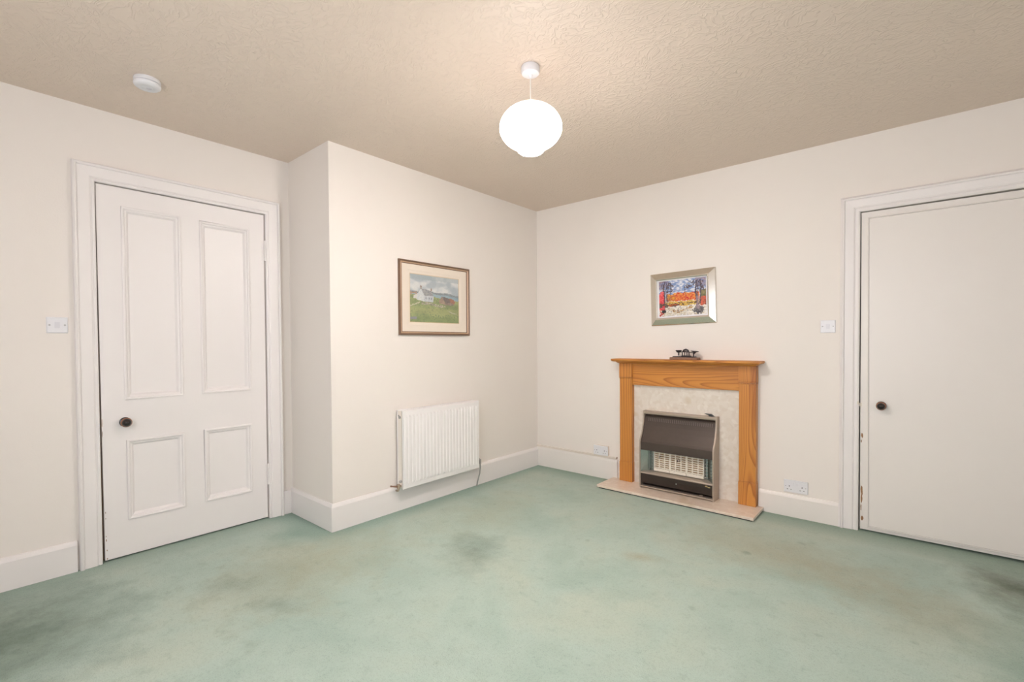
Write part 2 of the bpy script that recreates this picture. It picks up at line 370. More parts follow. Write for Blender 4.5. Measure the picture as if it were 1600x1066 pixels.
# architraves
def architrave(name, u0, u1, z, prof, fn, label, mat):
    bm = sweep(NB(), [(u0, 0, -1, 0), (u0, z, -1, 1), (u1, z, 1, 1), (u1, 0, 1, 0)], prof, fn)
    return tag(obj(name, bm, mat), label, 'architrave', kind='structure')
profL = [(0, 0), (0, .010), (.005, .014), (.013, .014), (.018, .010), (.026, .016), (.075, .019), (.082, .019), (.085, .029), (.094, .032), (.101, .027), (.104, .016), (.104, 0)]
architrave('trim_1', oy0, oy1, oz, [(w * .93, h) for w, h in profL], onL, 'white moulded architrave round the panelled door', 'gloss')
profR = [(0, 0), (0, .010), (.008, .016), (.020, .016), (.026, .012), (.034, .018), (.072, .021), (.080, .021), (.084, .030), (.092, .032), (.098, .024), (.106, .016), (.106, 0)]
architrave('trim_2', rx0, rx1, rz, [(w * .99, h) for w, h in profR], onB, 'cream moulded architrave round the plain door', 'gloss')
# plinth foot joining architrave and reveal skirting
tag(obj('trim_3', B((-D, -2.302, 0), (-D + .021, -A - T, .172), .003), 'gloss'), 'white infill block at the foot of the architrave by the corner', 'trim', kind='structure')
tag(obj('trim_4', B((2.5365, -.022, 0), (2.553, 0, .16), .002), 'gloss'), 'cream block where skirting meets the plain door architrave', 'trim', kind='structure')

# ---------------------------------------------------------------- door_1 (four panels)
d1 = empty('door_1', (-D, -2.85, 0), 'white four-panel door with black knob', 'door', kind='structure')
lx0, lx1 = -.043, -.004
def Lprism(bm, poly, a, b_): return prism(bm, poly, onL, a, b_)
TOP = 2.150
bm = NB()
Lprism(bm, [(-3.293, .010), (-3.186, .010), (-3.192, TOP), (-3.301, TOP)], lx0, lx1)      # lock stile
Lprism(bm, [(-2.503, .010), (-2.4035, .010), (-2.4025, TOP), (-2.501, TOP)], lx0, lx1)    # hinge stile
lr = lx1 - .0003
Lprism(bm, [(-3.197, .010), (-2.495, .010), (-2.495, .218), (-3.197, .215)], lx0, lr)    # bottom rail
Lprism(bm, [(-3.197, .683), (-2.495, .690), (-2.495, .926), (-3.197, .919)], lx0, lr)    # lock rail
Lprism(bm, [(-3.199, 2.045), (-2.495, 2.034), (-2.495, TOP), (-3.199, TOP)], lx0, lr)    # top rail
Lprism(bm, [(-2.900, .200), (-2.790, .200), (-2.794, .70), (-2.899, .70)], lx0, lr - .0002)     # lower muntin
Lprism(bm, [(-2.899, .910), (-2.798, .910), (-2.798, 2.05), (-2.902, 2.05)], lx0, lr - .0002)   # upper muntin
leaf = obj('leaf', bm, 'gloss', d1)
pm = [(0, -.018), (0, .003), (-.005, .005), (-.012, .003), (-.016, -.004), (-.024, -.006), (-.029, -.012), (-.034, -.018)]
for (y0, y1, z0, z1) in ((-3.191, -2.900, .921, 2.044), (-2.798, -2.502, .924, 2.034), (-3.187, -2.899, .216, .684), (-2.791, -2.503, .218, .690)):
    pn = obj('panel', B((-D - .034, y0 - .004, z0 - .004), (-D - .018, y1 + .004, z1 + .004)), 'gloss', d1)
    pth = [(y0, z0, -1, -1), (y1, z0, 1, -1), (y1, z1, 1, 1), (y0, z1, -1, 1)]
    obj('panel_moulding', sweep(NB(), pth, pm, onL, True), 'gloss', pn)
def knob(parent, c, ax, R):
    bm = lathe(NB(), [(0, 0), (R * 1.02, 0), (R * 1.02, .003), (R * .85, .006), (R * .42, .008), (R * .40, .016), (0, .016)], c, ax)
    k = obj('knob', bm, 'copper_band', parent, smooth=True, label='round black knob with copper band')
    k.data.materials[0] = M['black_knob']
    prof = [(R * .42, .014), (R * .72, .018), (R * .94, .025), (R * 1.0, .032), (R * .96, .040)]
    obj('knob_body', lathe(NB(), [(0, .014)] + prof + [(0, .040)], c, ax), 'black_knob', k, smooth=True)
    obj('copper_ring', lathe(NB(), [(R * .90, .0375), (R * 1.0, .037), (R * .985, .041), (R * .88, .0435), (R * .7, .044), (R * .7, .037)], c, ax), 'copper_band', k, smooth=True)
    obj('knob_cap', lathe(NB(), [(R * .86, .042), (R * .84, .049), (R * .70, .057), (R * .45, .0635), (R * .2, .0665), (0, .067)], c, ax), 'black_knob', k, smooth=True)
    return k
knob(d1, (-D - .004, -3.192, .792), (1, 0, 0), .027)
for z0, z1 in ((1.828, 1.970), (.242, .392)):
    bm = NB(); n = 5; hh = (z1 - z0) / n
    for k in range(n): tube(bm, [(-D + .003, -2.4005, z0 + k * hh + .001), (-D + .003, -2.4005, z0 + (k + 1) * hh - .001)], .0068 if k % 2 else .0062, 12)
    box(bm, (-D - .006, -2.416, z0 + .002), (-D - .002, -2.396, z1 - .002), .0008, 1)
    obj('hinge', bm, 'gloss', d1, smooth=True)
def chips(parent, name, spots, fn, h, mat):
    bm = NB()
    for u, v, r1, r2 in spots:
        n = 9; poly = [(u + r1 * (.65 + .5 * random.random()) * math.cos(2 * math.pi * k / n), v + r2 * (.65 + .5 * random.random()) * math.sin(2 * math.pi * k / n)) for k in range(n)]
        prism(bm, poly, fn, h, h + .0006)
    return obj(name, bm, mat, parent, kind='stuff')
chips(d1, 'paint_chip', [(-3.288, .285, .0018, .007), (-3.288, .25, .0015, .005), (-3.287, .125, .002, .009), (-3.287, .148, .0016, .004), (-3.285, .067, .002, .005), (-3.284, .018, .0028, .005), (-3.2935, .735, .0012, .02), (-3.2945, .80, .0012, .03)] , onL, -.0042, 'chip')
# door lining and threshold shadow gap
tag(obj('trim_5', prism(prism(NB(), [(oy0, 0), (oy0 + .012, 0), (oy0 + .012, oz), (oy0, oz)], onL, -.074, -.048), [(oy1 - .012, 0), (oy1, 0), (oy1, oz), (oy1 - .012, oz)], onL, -.074, -.048), 'chip'), 'bare wood stop inside the panelled door frame', 'trim', kind='structure')

# ---------------------------------------------------------------- door_2 (flush with bead)
d2 = empty('door_2', (3.05, 0, 0), 'plain cream flush door with black knob', 'door', kind='structure')
e0, e1, zt = 2.650, 3.456, 2.068
bm = prism(NB(), [(e0 + .001, .010), (e1, .016), (e1, zt - .004), (e0 - .003, zt)], onB, -.044, -.004); obj('leaf', bm, 'cream', d2)
fp = NB()
prism(fp, [(2.699, .040), (3.418, .045), (3.418, 2.018), (2.689, 2.022)], onB, -.004, .0035)
obj('panel', fp, 'cream', d2)
bd = [(0, -.004), (0, .0055), (.004, .0075), (.008, .0055), (.008, -.004)]
obj('panel_moulding', sweep(NB(), [(2.697, .038, -1, -1), (3.420, .043, 1, -1), (3.420, 2.020, 1, 1), (2.687, 2.024, -1, 1)], bd, onB, True), 'cream', d2)
knob(d2, (2.757, -.003, .826), (0, -1, 0), .026)
obj('latch_plate', prism(prism(NB(), [(2.640, .812), (2.656, .812), (2.656, .835), (2.640, .835)], onB, -.012, -.002), [(2.634, .826), (2.641, .826), (2.641, .846), (2.634, .846)], onB, .0, .017), 'mount', d2)
chips(d2, 'paint_chip', [(2.659, .625, .006, .018), (2.656, .585, .003, .01), (2.660, .26, .006, .035), (2.659, .21, .005, .03), (2.656, .15, .003, .02), (2.662, .082, .008, .016)], onB, -.0042, 'chip')

# ---------------------------------------------------------------- picture 1: cottage landscape
def sstep(a, b_, x):
    t = min(1, max(0, (x - a) / (b_ - a))); return t * t * (3 - 2 * t)
def lerp(a, b_, t): return tuple(x + (y - x) * t for x, y in zip(a, b_))
def nz(u, v, s, o=0): return mnoise.noise(Vector((u * s + o, v * s - o * .7, o * 1.3)))
def srgb(*c): return tuple((x / 255 / 12.92) if x / 255 <= .04045 else ((x / 255 + .055) / 1.055) ** 2.4 for x in c)
def inpoly(u, v, P):
    r = False; j = len(P) - 1
    for i in range(len(P)):
        if (P[i][1] > v) != (P[j][1] > v) and u < (P[j][0] - P[i][0]) * (v - P[i][1]) / (P[j][1] - P[i][1]) + P[i][0]: r = not r
        j = i
    return r
def paint1(u, v):                    # u 0..1 left to right, v 0..1 bottom to top
    uu = u + .012 * nz(u, v, 26, 3); vv = v + .012 * nz(u, v, 26, 9)
    n1 = nz(u * 1.0, v * 1.6, 5, 1) + .5 * nz(u, v, 14, 2); n3 = nz(u, v, 40, 5)
    hill = .655 + .025 * nz(u, 0, 4, 4) - .03 * sstep(.55, 1, u)
    if vv > hill:
        c = lerp(srgb(164, 176, 184), srgb(212, 214, 213), sstep(-.35, .6, n1 + .3 * math.sin(vv * 17 + uu * 5)))
        if vv > .9: c = lerp(c, srgb(150, 166, 172), .6)
    elif vv > hill - .045: c = lerp(srgb(104, 118, 126), srgb(132, 142, 150), .5 + n3)
    elif vv > .50 + .07 * sstep(.9, .3, u) and u > .40 or (vv > .58 and u < .12): c = lerp(srgb(112, 148, 166), srgb(140, 166, 178), .5 + n1)
    else:
        c = lerp(srgb(112, 132, 72), srgb(150, 158, 96), .5 + .8 * n1)
        c = lerp(c, srgb(92, 112, 66), sstep(.1, .6, n3))
        if .3 > vv > .18: c = lerp(c, srgb(160, 156, 98), .35)
        if vv < .12: c = lerp(c, srgb(104, 128, 62), .5)
    if vv < .63 and u < .13 and vv > .585 + .05 * n3: c = lerp(c, srgb(170, 120, 88), .7)
    # white cottage: low annexe, gable, roof, front
    if inpoly(uu, vv, [(.06, .53), (.13, .60), (.20, .60), (.20, .47), (.06, .50)]): c = srgb(204, 202, 198)
    if inpoly(uu, vv, [(.13, .47), (.14, .58), (.21, .72), (.28, .56), (.27, .44)]): c = lerp(srgb(214, 216, 216), srgb(190, 198, 204), .5 + n3)
    if inpoly(uu, vv, [(.215, .715), (.41, .68), (.46, .575), (.29, .54)]): c = lerp(srgb(128, 130, 138), srgb(158, 158, 160), .5 + n3)
    if inpoly(uu, vv, [(.28, .56), (.46, .575), (.46, .44), (.27, .44)]):
        c = lerp(srgb(196, 202, 208), srgb(170, 178, 188), .5 + n3)
        for k in (.31, .37, .42):
            if abs(uu - k) < .011 and .49 < vv < .53: c = srgb(120, 128, 140)
    if abs(uu - .213) < .014 and .70 < vv < .775: c = srgb(136, 120, 112)
    if abs(uu - .415) < .014 and .67 < vv < .735: c = srgb(146, 128, 116)
    # barn
    if inpoly(uu, vv, [(.58, .42), (.575, .49), (.64, .585), (.70, .45), (.71, .40)]): c = lerp(srgb(134, 104, 90), srgb(158, 132, 112), .5 + n3)
    if inpoly(uu, vv, [(.645, .58), (.80, .55), (.83, .45), (.71, .44)]): c = lerp(srgb(82, 70, 72), srgb(108, 88, 84), .5 + n3)
    if inpoly(uu, vv, [(.79, .555), (.89, .53), (.92, .47), (.90, .43), (.82, .45)]): c = lerp(srgb(166, 96, 62), srgb(140, 88, 68), .5 + n3)
    if inpoly(uu, vv, [(.71, .44), (.83, .45), (.90, .43), (.90, .40), (.71, .39)]): c = lerp(srgb(138, 116, 104), srgb(112, 92, 84), .5 + n3)
    # rubble walls and a path
    if .22 < uu < .72 and abs(vv - (.405 - .16 * max(0, uu - .35))) < .026 and n3 + nz(u, v, 60, 7) > -.25: c = lerp(srgb(190, 180, 160), srgb(120, 112, 100), .5 + nz(u, v, 55, 8))
    if uu < .19 and abs(vv - (.33 + .5 * uu)) < .016 + .02 * n3: c = srgb(184, 178, 152)
    if .74 < uu < .95 and abs(vv - (.25 - .30 * (uu - .80))) < .010 + .012 * n3: c = srgb(172, 168, 140)
    if uu < .13 and abs(vv - .085) < .025: c = srgb(120, 122, 132)
    c = lerp(c, (.42, .41, .37), .22); k = 1.10 + .10 * nz(u, v, 90, 11); return tuple(min(1, x * k) for x in c)
def paint2(u, v):
    uu = u + .016 * nz(u, v, 20, 3) + .012 * nz(u, v, 55, 13); vv = v + .03 * nz(u, v, 14, 9) + .02 * nz(u, v, 50, 15)
    n1 = nz(u, v, 7, 1) + .5 * nz(u, v, 18, 2); n3 = nz(u, v, 34, 5); n4 = nz(u * .6, v * 1.6, 26, 6)
    if vv > .52:
        c = lerp(srgb(126, 150, 196), srgb(222, 224, 232), sstep(-.25, .35, n4 + .3 * n1))
        if abs(u - .5) > .28 and vv > .8 - .1 * n1: c = lerp(c, srgb(124, 74, 84), .5 + .5 * n4)
    elif vv > .40: c = lerp(srgb(214, 196, 176), srgb(232, 226, 220), .5 + n3)
    elif vv > .27: c = lerp(srgb(206, 160, 62), srgb(222, 196, 110), .5 + n4 * 1.4)
    else: c = lerp(srgb(206, 194, 172), srgb(240, 238, 234), .5 + n4 * 1.3)
    # red and orange foliage band
    if .41 < vv < .62 + .05 * n1 and .17 < uu < .86:
        t = .5 + n3 * 1.2; c = lerp(srgb(206, 60, 44), srgb(226, 136, 56), t)
        if uu < .36: c = lerp(srgb(216, 150, 50), srgb(190, 88, 50), t)
        if vv > .57 and n4 > .1: c = srgb(232, 168, 92)
    if .27 < vv < .32 + .05 * n1 and .15 < uu < .45: c = lerp(srgb(150, 70, 40), srgb(190, 96, 48), .5 + n3)
    if uu < .13 and .18 < vv < .66 + .1 * n1: c = lerp(srgb(214, 56, 66), srgb(232, 110, 110), .5 + n3 * 1.3)
    if uu < .10 and vv < .16 and n3 > -.1: c = srgb(190, 70, 66)
    if uu > .88 and .24 < vv < .5: c = lerp(srgb(214, 96, 66), srgb(170, 90, 70), .5 + n3)
    if uu > .87 and .48 < vv < .68: c = lerp(srgb(104, 104, 66), srgb(140, 128, 84), .5 + n3)
    # trunks and foliage clumps
    dark = lerp(srgb(52, 46, 60), srgb(96, 84, 96), .5 + n4)
    for x, y0, y1, w in ((.115, .30, .9, .014), (.165, .34, .95, .009), (.20, .36, .95, .007), (.245, .42, .95, .007), (.80, .15, .95, .016), (.835, .2, .9, .01), (.575, .52, .82, .006), (.885, .3, .95, .012)):
        if abs(uu - x - .010 * math.sin(v * 9 + x * 30)) < w and y0 < vv < y1: c = dark
    for x, y, rx, ry in ((.15, .86, .18, .12), (.62, .78, .10, .06), (.80, .86, .17, .10), (.92, .74, .10, .10), (.24, .70, .08, .06), (.70, .88, .1, .05)):
        if ((uu - x) / rx) ** 2 + ((vv - y) / ry) ** 2 < 1 and n4 + n3 * .8 > .10: c = dark
    if ((uu - .84) / .11) ** 2 + ((vv - .12) / .13) ** 2 < 1 + n3: c = lerp(srgb(62, 60, 68), srgb(120, 116, 116), .5 + n3)
    if abs(uu - .83) < .035 and .15 < vv < .5: c = lerp(c, srgb(176, 150, 156), .55)
    if vv < .27 and n4 * n3 > .15 and .12 < uu < .75: c = lerp(c, srgb(96, 76, 66), .8)
    if vv < .30 and .16 < uu < .72 and abs(vv - .16 - .05 * math.sin(uu * 11)) < .03 and n4 > -.05: c = lerp(srgb(206, 168, 104), srgb(150, 110, 80), .5 + n3)
    if vv < .30 and n4 > .22 and n3 > 0 and uu < .7: c = lerp(c, srgb(110, 104, 108), .6)
    if .24 < vv < .36 and uu < .2 and n3 > -.15: c = lerp(srgb(60, 52, 54), srgb(120, 96, 80), .5 + n4)
    if .27 < vv < .38 and n4 + n3 > .28: c = srgb(86, 60, 44)
    if ((uu - .1) / .05) ** 2 + ((vv - .14) / .05) ** 2 < 1: c = srgb(40, 34, 40)
    k = 1 + .16 * nz(u, v, 80, 11); return tuple(min(1, x * k) for x in c)
def art(name, parent, P, U, V, nu, nv, fn):
    """flat picture sheet: P corner, U and V edge vectors, colours per corner"""
    bm = NB(); P, U, V = Vector(P), Vector(U), Vector(V)
    g = [[bm.verts.new(P + U * (i / nu) + V * (j / nv)) for j in range(nv + 1)] for i in range(nu + 1)]
    cl = bm.loops.layers.float_color.new('Col'); cache = {}
    for i in range(nu):
        for j in range(nv):
            f = bm.faces.new((g[i][j], g[i + 1][j], g[i + 1][j + 1], g[i][j + 1]))
            for lp, (a, b_) in zip(f.loops, ((i, j), (i + 1, j), (i + 1, j + 1), (i, j + 1))):
                if (a, b_) not in cache: cache[(a, b_)] = fn(a / nu, b_ / nv)
                lp[cl] = (*cache[(a, b_)], 1)
    return obj(name, bm, 'art', parent)
def ring(name, parent, u0, u1, z0, z1, prof, fn, mat):
    return obj(name, sweep(NB(), [(u0, z0, -1, -1), (u1, z0, 1, -1), (u1, z1, 1, 1), (u0, z1, -1, 1)], prof, fn, True), mat, parent)
y0, y1, z0, z1 = -1.692, -.970, 1.304, 1.870
p1 = empty('framed_painting', (0, (y0 + y1) / 2, z0), 'thin brown framed landscape of a white cottage above the radiator', 'painting')
w = .020
ring('frame', p1, y0 + w, y1 - w, z0 + w, z1 - w, [(.006, .001), (.006, .016), (.011, .022), (.017, .022), (.020, .016), (.020, .001)], onC, 'frame_brown')
ring('gilt_inner_frame', p1, y0 + w, y1 - w, z0 + w, z1 - w, [(-.004, .001), (-.004, .012), (.0005, .018), (.006, .0165), (.006, .001)], onC, 'frame_gold')
ring('inner_edge', p1, y0 + w, y1 - w, z0 + w, z1 - w, [(-.008, .001), (-.008, .012), (-.004, .013), (-.004, .001)], onC, 'frame_brown')
my0, my1, mz0, mz1 = -1.587, -1.086, 1.405, 1.772
ring('mount', p1, my0 - .004, my1 + .004, mz0 - .004, mz1 + .004, [(0, .001), (0, .0065), (.020, .0085), (.022, .0105), (.080, .0105), (.080, .001)], onC, 'mount')
ring('mount_slip', p1, my0 - .004, my1 + .004, mz0 - .004, mz1 + .004, [(-.005, .001), (-.005, .0055), (0, .0068), (0, .001)], onC, 'mount_edge')
art('painting', p1, (.005, my0, mz0), (0, my1 - my0, 0), (0, 0, mz1 - mz0), 150, 110, paint1)

# ---------------------------------------------------------------- picture 2: autumn wood in a wide silver frame, hung slightly crooked
u0, u1, z0, z1 = 1.218, 1.748, 1.381, 1.812
p2 = empty('framed_print', ((u0 + u1) / 2, 0, (z0 + z1) / 2), 'wide silver framed red autumn woodland picture above the fireplace, hung slightly crooked', 'painting')
fw_ = .056
ring('frame', p2, u0 + fw_, u1 - fw_, z0 + fw_, z1 - fw_, [(-.004, .001), (-.004, .031), (.001, .035), (.008, .035), (.050, .013), (.056, .009), (.056, .001)], onB, 'silver')
obj('mount', B((u0 + .045, -.016, z0 + .045), (u1 - .045, -.002, z1 - .045)), 'white_mount', p2)
art('print', p2, (u0 + .076, -.0168, z0 + .074), (u1 - u0 - .150, 0, 0), (0, 0, z1 - z0 - .142), 150, 110, paint2)
p2.rotation_euler = (0, -.024, 0)

# ---------------------------------------------------------------- pendant lamp
LX, LY = 1.506, -2.006
pl = empty('pendant_lamp', (LX, LY, H), 'lit white oval glass pendant lamp hanging from the ceiling', 'lamp')
obj('ceiling_rose', lathe(NB(), [(0, 0), (.042, 0), (.0445, -.004), (.0445, -.028), (.041, -.036), (.030, -.040), (.012, -.042), (.009, -.052), (.005, -.056), (0, -.056)], (LX, LY, H)), 'white_plastic', pl, smooth=True)
obj('flex', tube(NB(), [(LX, LY, H - .05), (LX, LY, 2.382)], .0032), 'cord', pl, smooth=True)
prof = [(0, 2.387), (.020, 2.387), (.024, 2.384)]
cz = 2.272
for k in range(1, 22):
    t = math.radians(80 - k * 6.6); prof.append((.150 * math.cos(t), cz + (.112 if t > 0 else .104) * math.sin(t)))
prof = [p_ for p_ in prof if not (p_[1] < 2.177)] + [(.071, 2.1735), (.066, 2.170), (.062, 2.163), (.054, 2.156), (.038, 2.150), (.018, 2.1475), (0, 2.147)]
obj('globe_shade', lathe(NB(), prof, (LX, LY, 0), n=48), 'lamp', pl, smooth='all', label='glowing white opal glass globe')

# ---------------------------------------------------------------- smoke alarm
sx, sy = -.006, -3.178
sa = empty('smoke_alarm', (sx, sy, H), 'round white smoke alarm on the ceiling', 'smoke alarm')
obj('base', lathe(NB(), [(0, 0), (.054, 0), (.056, -.003), (.056, -.018), (.0525, -.020), (0, -.020)], (sx, sy, H)), 'white_plastic', sa, smooth=True)
obj('sensor_gap', lathe(NB(), [(0, -.018), (.0515, -.018), (.0515, -.025), (0, -.025)], (sx, sy, H)), 'grey_plastic', sa, smooth=True)
obj('cover', lathe(NB(), [(0, -.023), (.056, -.023), (.057, -.027), (.055, -.034), (.048, -.040), (.030, -.0425), (.026, -.0405), (.022, -.0425), (0, -.043)], (sx, sy, H)), 'white_plastic', sa, smooth=True)
obj('test_button', lathe(NB(), [(0, -.042), (.012, -.042), (.012, -.0445), (.010, -.0455), (0, -.0455)], (sx + .004, sy + .006, H)), 'grey_plastic', sa, smooth=True)

# ---------------------------------------------------------------- switches and sockets
def plate(bm, u0, u1, z0, z1, h0, h1, fn, b_=.003):
    prism(bm, [(u0, z0), (u1, z0), (u1, z1), (u0, z1)], fn, h0, h1 - b_)
    a = [bm.verts.new(fn(u, v, h1 - b_)) for u, v in ((u0, z0), (u1, z0), (u1, z1), (u0, z1))]
    c_ = [bm.verts.new(fn(u, v, h1)) for u, v in ((u0 + b_, z0 + b_), (u1 - b_, z0 + b_), (u1 - b_, z1 - b_), (u0 + b_, z1 - b_))]
    for k in range(4): bm.faces.new((a[k], a[(k + 1) % 4], c_[(k + 1) % 4], c_[k]))
    bm.faces.new(c_); return bm
def switch(cu, cz, fn, base, label, rocker_off=0):
    s = empty('light_switch', base, label, 'switch')
    obj('plate', plate(NB(), cu - .042, cu + .042, cz - .042, cz + .042, 0, .009, fn), 'white_plastic', s)
    bm = NB(); a = [(cu - .010, .0), (cu + .010, .0)]
    prism(bm, [(cu - .010, cz - .016), (cu + .010, cz - .016), (cu + .010, cz + .016), (cu - .010, cz + .016)], fn, .008, .0105)
    obj('rocker', bm, 'grey_plastic', s)
    for du in (-.030, .030):
        poly = [(cu + du + .0045 * math.cos(k * math.pi / 6), cz + .0045 * math.sin(k * math.pi / 6)) for k in range(12)]
        obj('screw', prism(NB(), poly, fn, .0085, .0096), 'grey_metal', s)
    return s
switch(-3.470, 1.349, onL, (-D, -3.470, 1.307), 'white light switch left of the panelled door')
switch(2.470, 1.338, onB, (2.470, 0, 1.296), 'white light switch left of the plain right-hand door')
def socket(u0, z0, dep, label):
    W_, Hh = .146, .086
    s = empty('double_socket', (u0 + W_ / 2, 0, z0), label, 'socket')
    if dep > .02: obj('back_box', plate(NB(), u0 + .002, u0 + W_ - .002, z0 + .001, z0 + Hh - .001, 0, dep - .009, onB, .001), 'mount', s)
    obj('plate', plate(NB(), u0, u0 + W_, z0, z0 + Hh, max(0, dep - .011), dep, onB, .003), 'white_plastic', s)
    for k, cu in enumerate((u0 + .034, u0 + W_ - .034)):
        for du, dz, a, b_ in ((0, .044, .0022, .0045), (-.011, .022, .0035, .002), (.011, .022, .0035, .002)):
            obj('pin_slot', prism(NB(), [(cu + du - a, z0 + dz - b_), (cu + du + a, z0 + dz - b_), (cu + du + a, z0 + dz + b_), (cu + du - a, z0 + dz + b_)], onB, dep - .001, dep + .0004), 'dark_hole', s)
        ru = u0 + W_ / 2 + (-.012 if k == 0 else .012)
        obj('rocker', plate(NB(), ru - .006, ru + .006, z0 + .052, z0 + .074, dep - .001, dep + .003, onB, .001), 'white_plastic', s)
        su = u0 + (.012 if k == 0 else W_ - .012)
        obj('screw', prism(NB(), [(su + .003 * math.cos(q * math.pi / 4), z0 + .043 + .003 * math.sin(q * math.pi / 4)) for q in range(8)], onB, dep - .001, dep + .0005), 'grey_metal', s)
    return s
socket(.672, .212, .034, 'white double socket on a raised box between the corner and the fireplace')
socket(2.214, .172, .013, 'white double socket low on the wall between fireplace and plain door')
ct = empty('cable_trunking', (0, 0, .19), 'slim cream cable trunking on top of the skirting left of the fireplace', 'trunking')
obj('trunking_strip', B((0, -.017, .190), (.893, 0, .209), .002), 'conduit', ct)
obj('cable_end', tube(NB(), [(.889, -.008, .199), (.897, -.009, .200), (.898, -.010, .214)], .0035), 'copper', ct, smooth=True)

# ---------------------------------------------------------------- radiator
ry_0, ry_1, rz0, rz1 = -1.730, -.944, .172, .750
ra = empty('radiator', (0, -1.337, rz0), 'white ribbed panel radiator under the cottage painting', 'radiator')
def ribbed(p0, p1, sgn):
    """pressed steel panel: p0 back plane, p1 flat face, flutes stand 6 mm proud"""
    bm = NB(); n = 23; pitch = (ry_1 - ry_0 - .02) / n; ys = [(ry_0, 0)]
    for k in range(n):
        a = ry_0 + .01 + k * pitch
        ys += [(a + pitch * .10, 0), (a + pitch * .26, 1), (a + pitch * .74, 1), (a + pitch * .90, 0)]
    ys.append((ry_1, 0))
    zs = [(rz0, 0, -.006), (rz0 + .006, 0, 0), (rz0 + .036, 0, 0), (rz0 + .052, 1, 0), (rz1 - .052, 1, 0), (rz1 - .036, 0, 0), (rz1 - .006, 0, 0), (rz1, 0, -.006)]
    g = [[bm.verts.new((p1 + sgn * (  .0055 * a * b_ + e), y, z)) for z, b_, e in zs] for y, a in ys]
    for i in range(len(ys) - 1):
        for j in range(len(zs) - 1): bm.faces.new((g[i][j], g[i + 1][j], g[i + 1][j + 1], g[i][j + 1]))
    bk = [bm.verts.new((p0, y, z)) for y, z in ((ry_0, rz0), (ry_1, rz0), (ry_1, rz1), (ry_0, rz1))]
    bm.faces.new(bk)
    bm.faces.new([r[0] for r in g] + [bk[1], bk[0]]); bm.faces.new([r[-1] for r in g] + [bk[2], bk[3]])
    bm.faces.new(g[0] + [bk[3], bk[0]]); bm.faces.new(g[-1] + [bk[2], bk[1]])
    return bm
obj('front_panel', ribbed(.086, .094, 1), 'radiator', ra)
obj('back_panel', B((.022, ry_0, rz0), (.034, ry_1, rz1), .002), 'radiator', ra)
bm = NB(); n = 40
for k in range(n):
    y = ry_0 + .03 + k * (ry_1 - ry_0 - .06) / (n - 1); box(bm, (.034, y - .001, rz0 + .04), (.086, y + .001, rz1 - .04))
obj('convector_fins', bm, 'radiator', ra, kind='stuff')
for y in (ry_0 + .001, ry_1 - .013): obj('side_cover', B((.030, y, rz0 + .012), (.074, y + .012, rz1 - .002), .003), 'rad_side_shade', ra)
bm = NB(); box(bm, (.024, ry_0, rz1 - .012), (.034, ry_1, rz1 + .002), .002); box(bm, (.080, ry_0 + .004, rz1 - .012), (.090, ry_1, rz1 + .001), .002)
for k in range(30):
    y = ry_0 + .012 + k * (ry_1 - ry_0 - .03) / 29; box(bm, (.032, y - .009, rz1 - .004), (.082, y + .009, rz1))
obj('top_grille', bm, 'radiator', ra)
for y in (ry_0 + .14, ry_1 - .14): obj('wall_bracket', B((0, y - .015, rz0 + .05), (.026, y + .015, rz1 - .05), .002), 'grey_metal', ra)
obj('air_vent', tube(tube(NB(), [(.062, ry_0 + .004, .700), (.062, ry_0 - .008, .700)], .010, 12), [(.062, ry_0 - .006, .700), (.062, ry_0 - .012, .712), (.062, ry_0 - .012, .720)], .005), 'grey_metal', ra, smooth=True, label='small grey bleed valve at the top corner')
obj('blanking_plug', tube(NB(), [(.068, ry_0 + .004, .232), (.068, ry_0 - .010, .232), (.068, ry_0 - .016, .236)], [.009, .009, .004], 10), 'grey_metal', ra, smooth=True)
v = obj('valve', tube(tube(tube(NB(), [(.062, ry_0 + .006, .196), (.062, ry_0 - .028, .196)], .009, 12), [(.062, ry_0 - .020, .183), (.062, ry_0 - .020, .213)], .012, 12), [(.062, ry_0 - .02, .19), (.062, ry_0 - .020, .170)], .008, 12), 'brass', ra, smooth=True, label='tarnished brass radiator valve')
obj('valve_spindle', tube(NB(), [(.062, ry_0 - .028, .198), (.055, ry_0 - .065, .206), (.052, ry_0 - .080, .211)], [.008, .005, .007]), 'copper', v, smooth=True)
obj('pipe', tube(NB(), [(.062, ry_0 - .020, .178), (.055, ry_0 - .018, .163), (.036, ry_0 - .012, .158), (.019, ry_0 - .010, .158)], .0065), 'brass', v, smooth=True)
pts = [(.060, ry_1 - .004, .236), (.060, ry_1 + .034, .236), (.060, ry_1 + .046, .230), (.060, ry_1 + .047, .195)]
t1 = obj('tail_valve', tube(NB(), pts, [.007, .009, .009, .010], 12), 'grey_metal', ra, smooth=True, label='grey lockshield valve and pipe tail')
obj('pipe', tube(NB(), [(.060, ry_1 + .047, .197), (.060, ry_1 + .047, .160), (.056, ry_1 + .044, .115), (.048, ry_1 + .038, .075), (.039, ry_1 + .033, .040), (.034, ry_1 + .030, -.004)], .0058), 'grey_metal', t1, smooth=True)

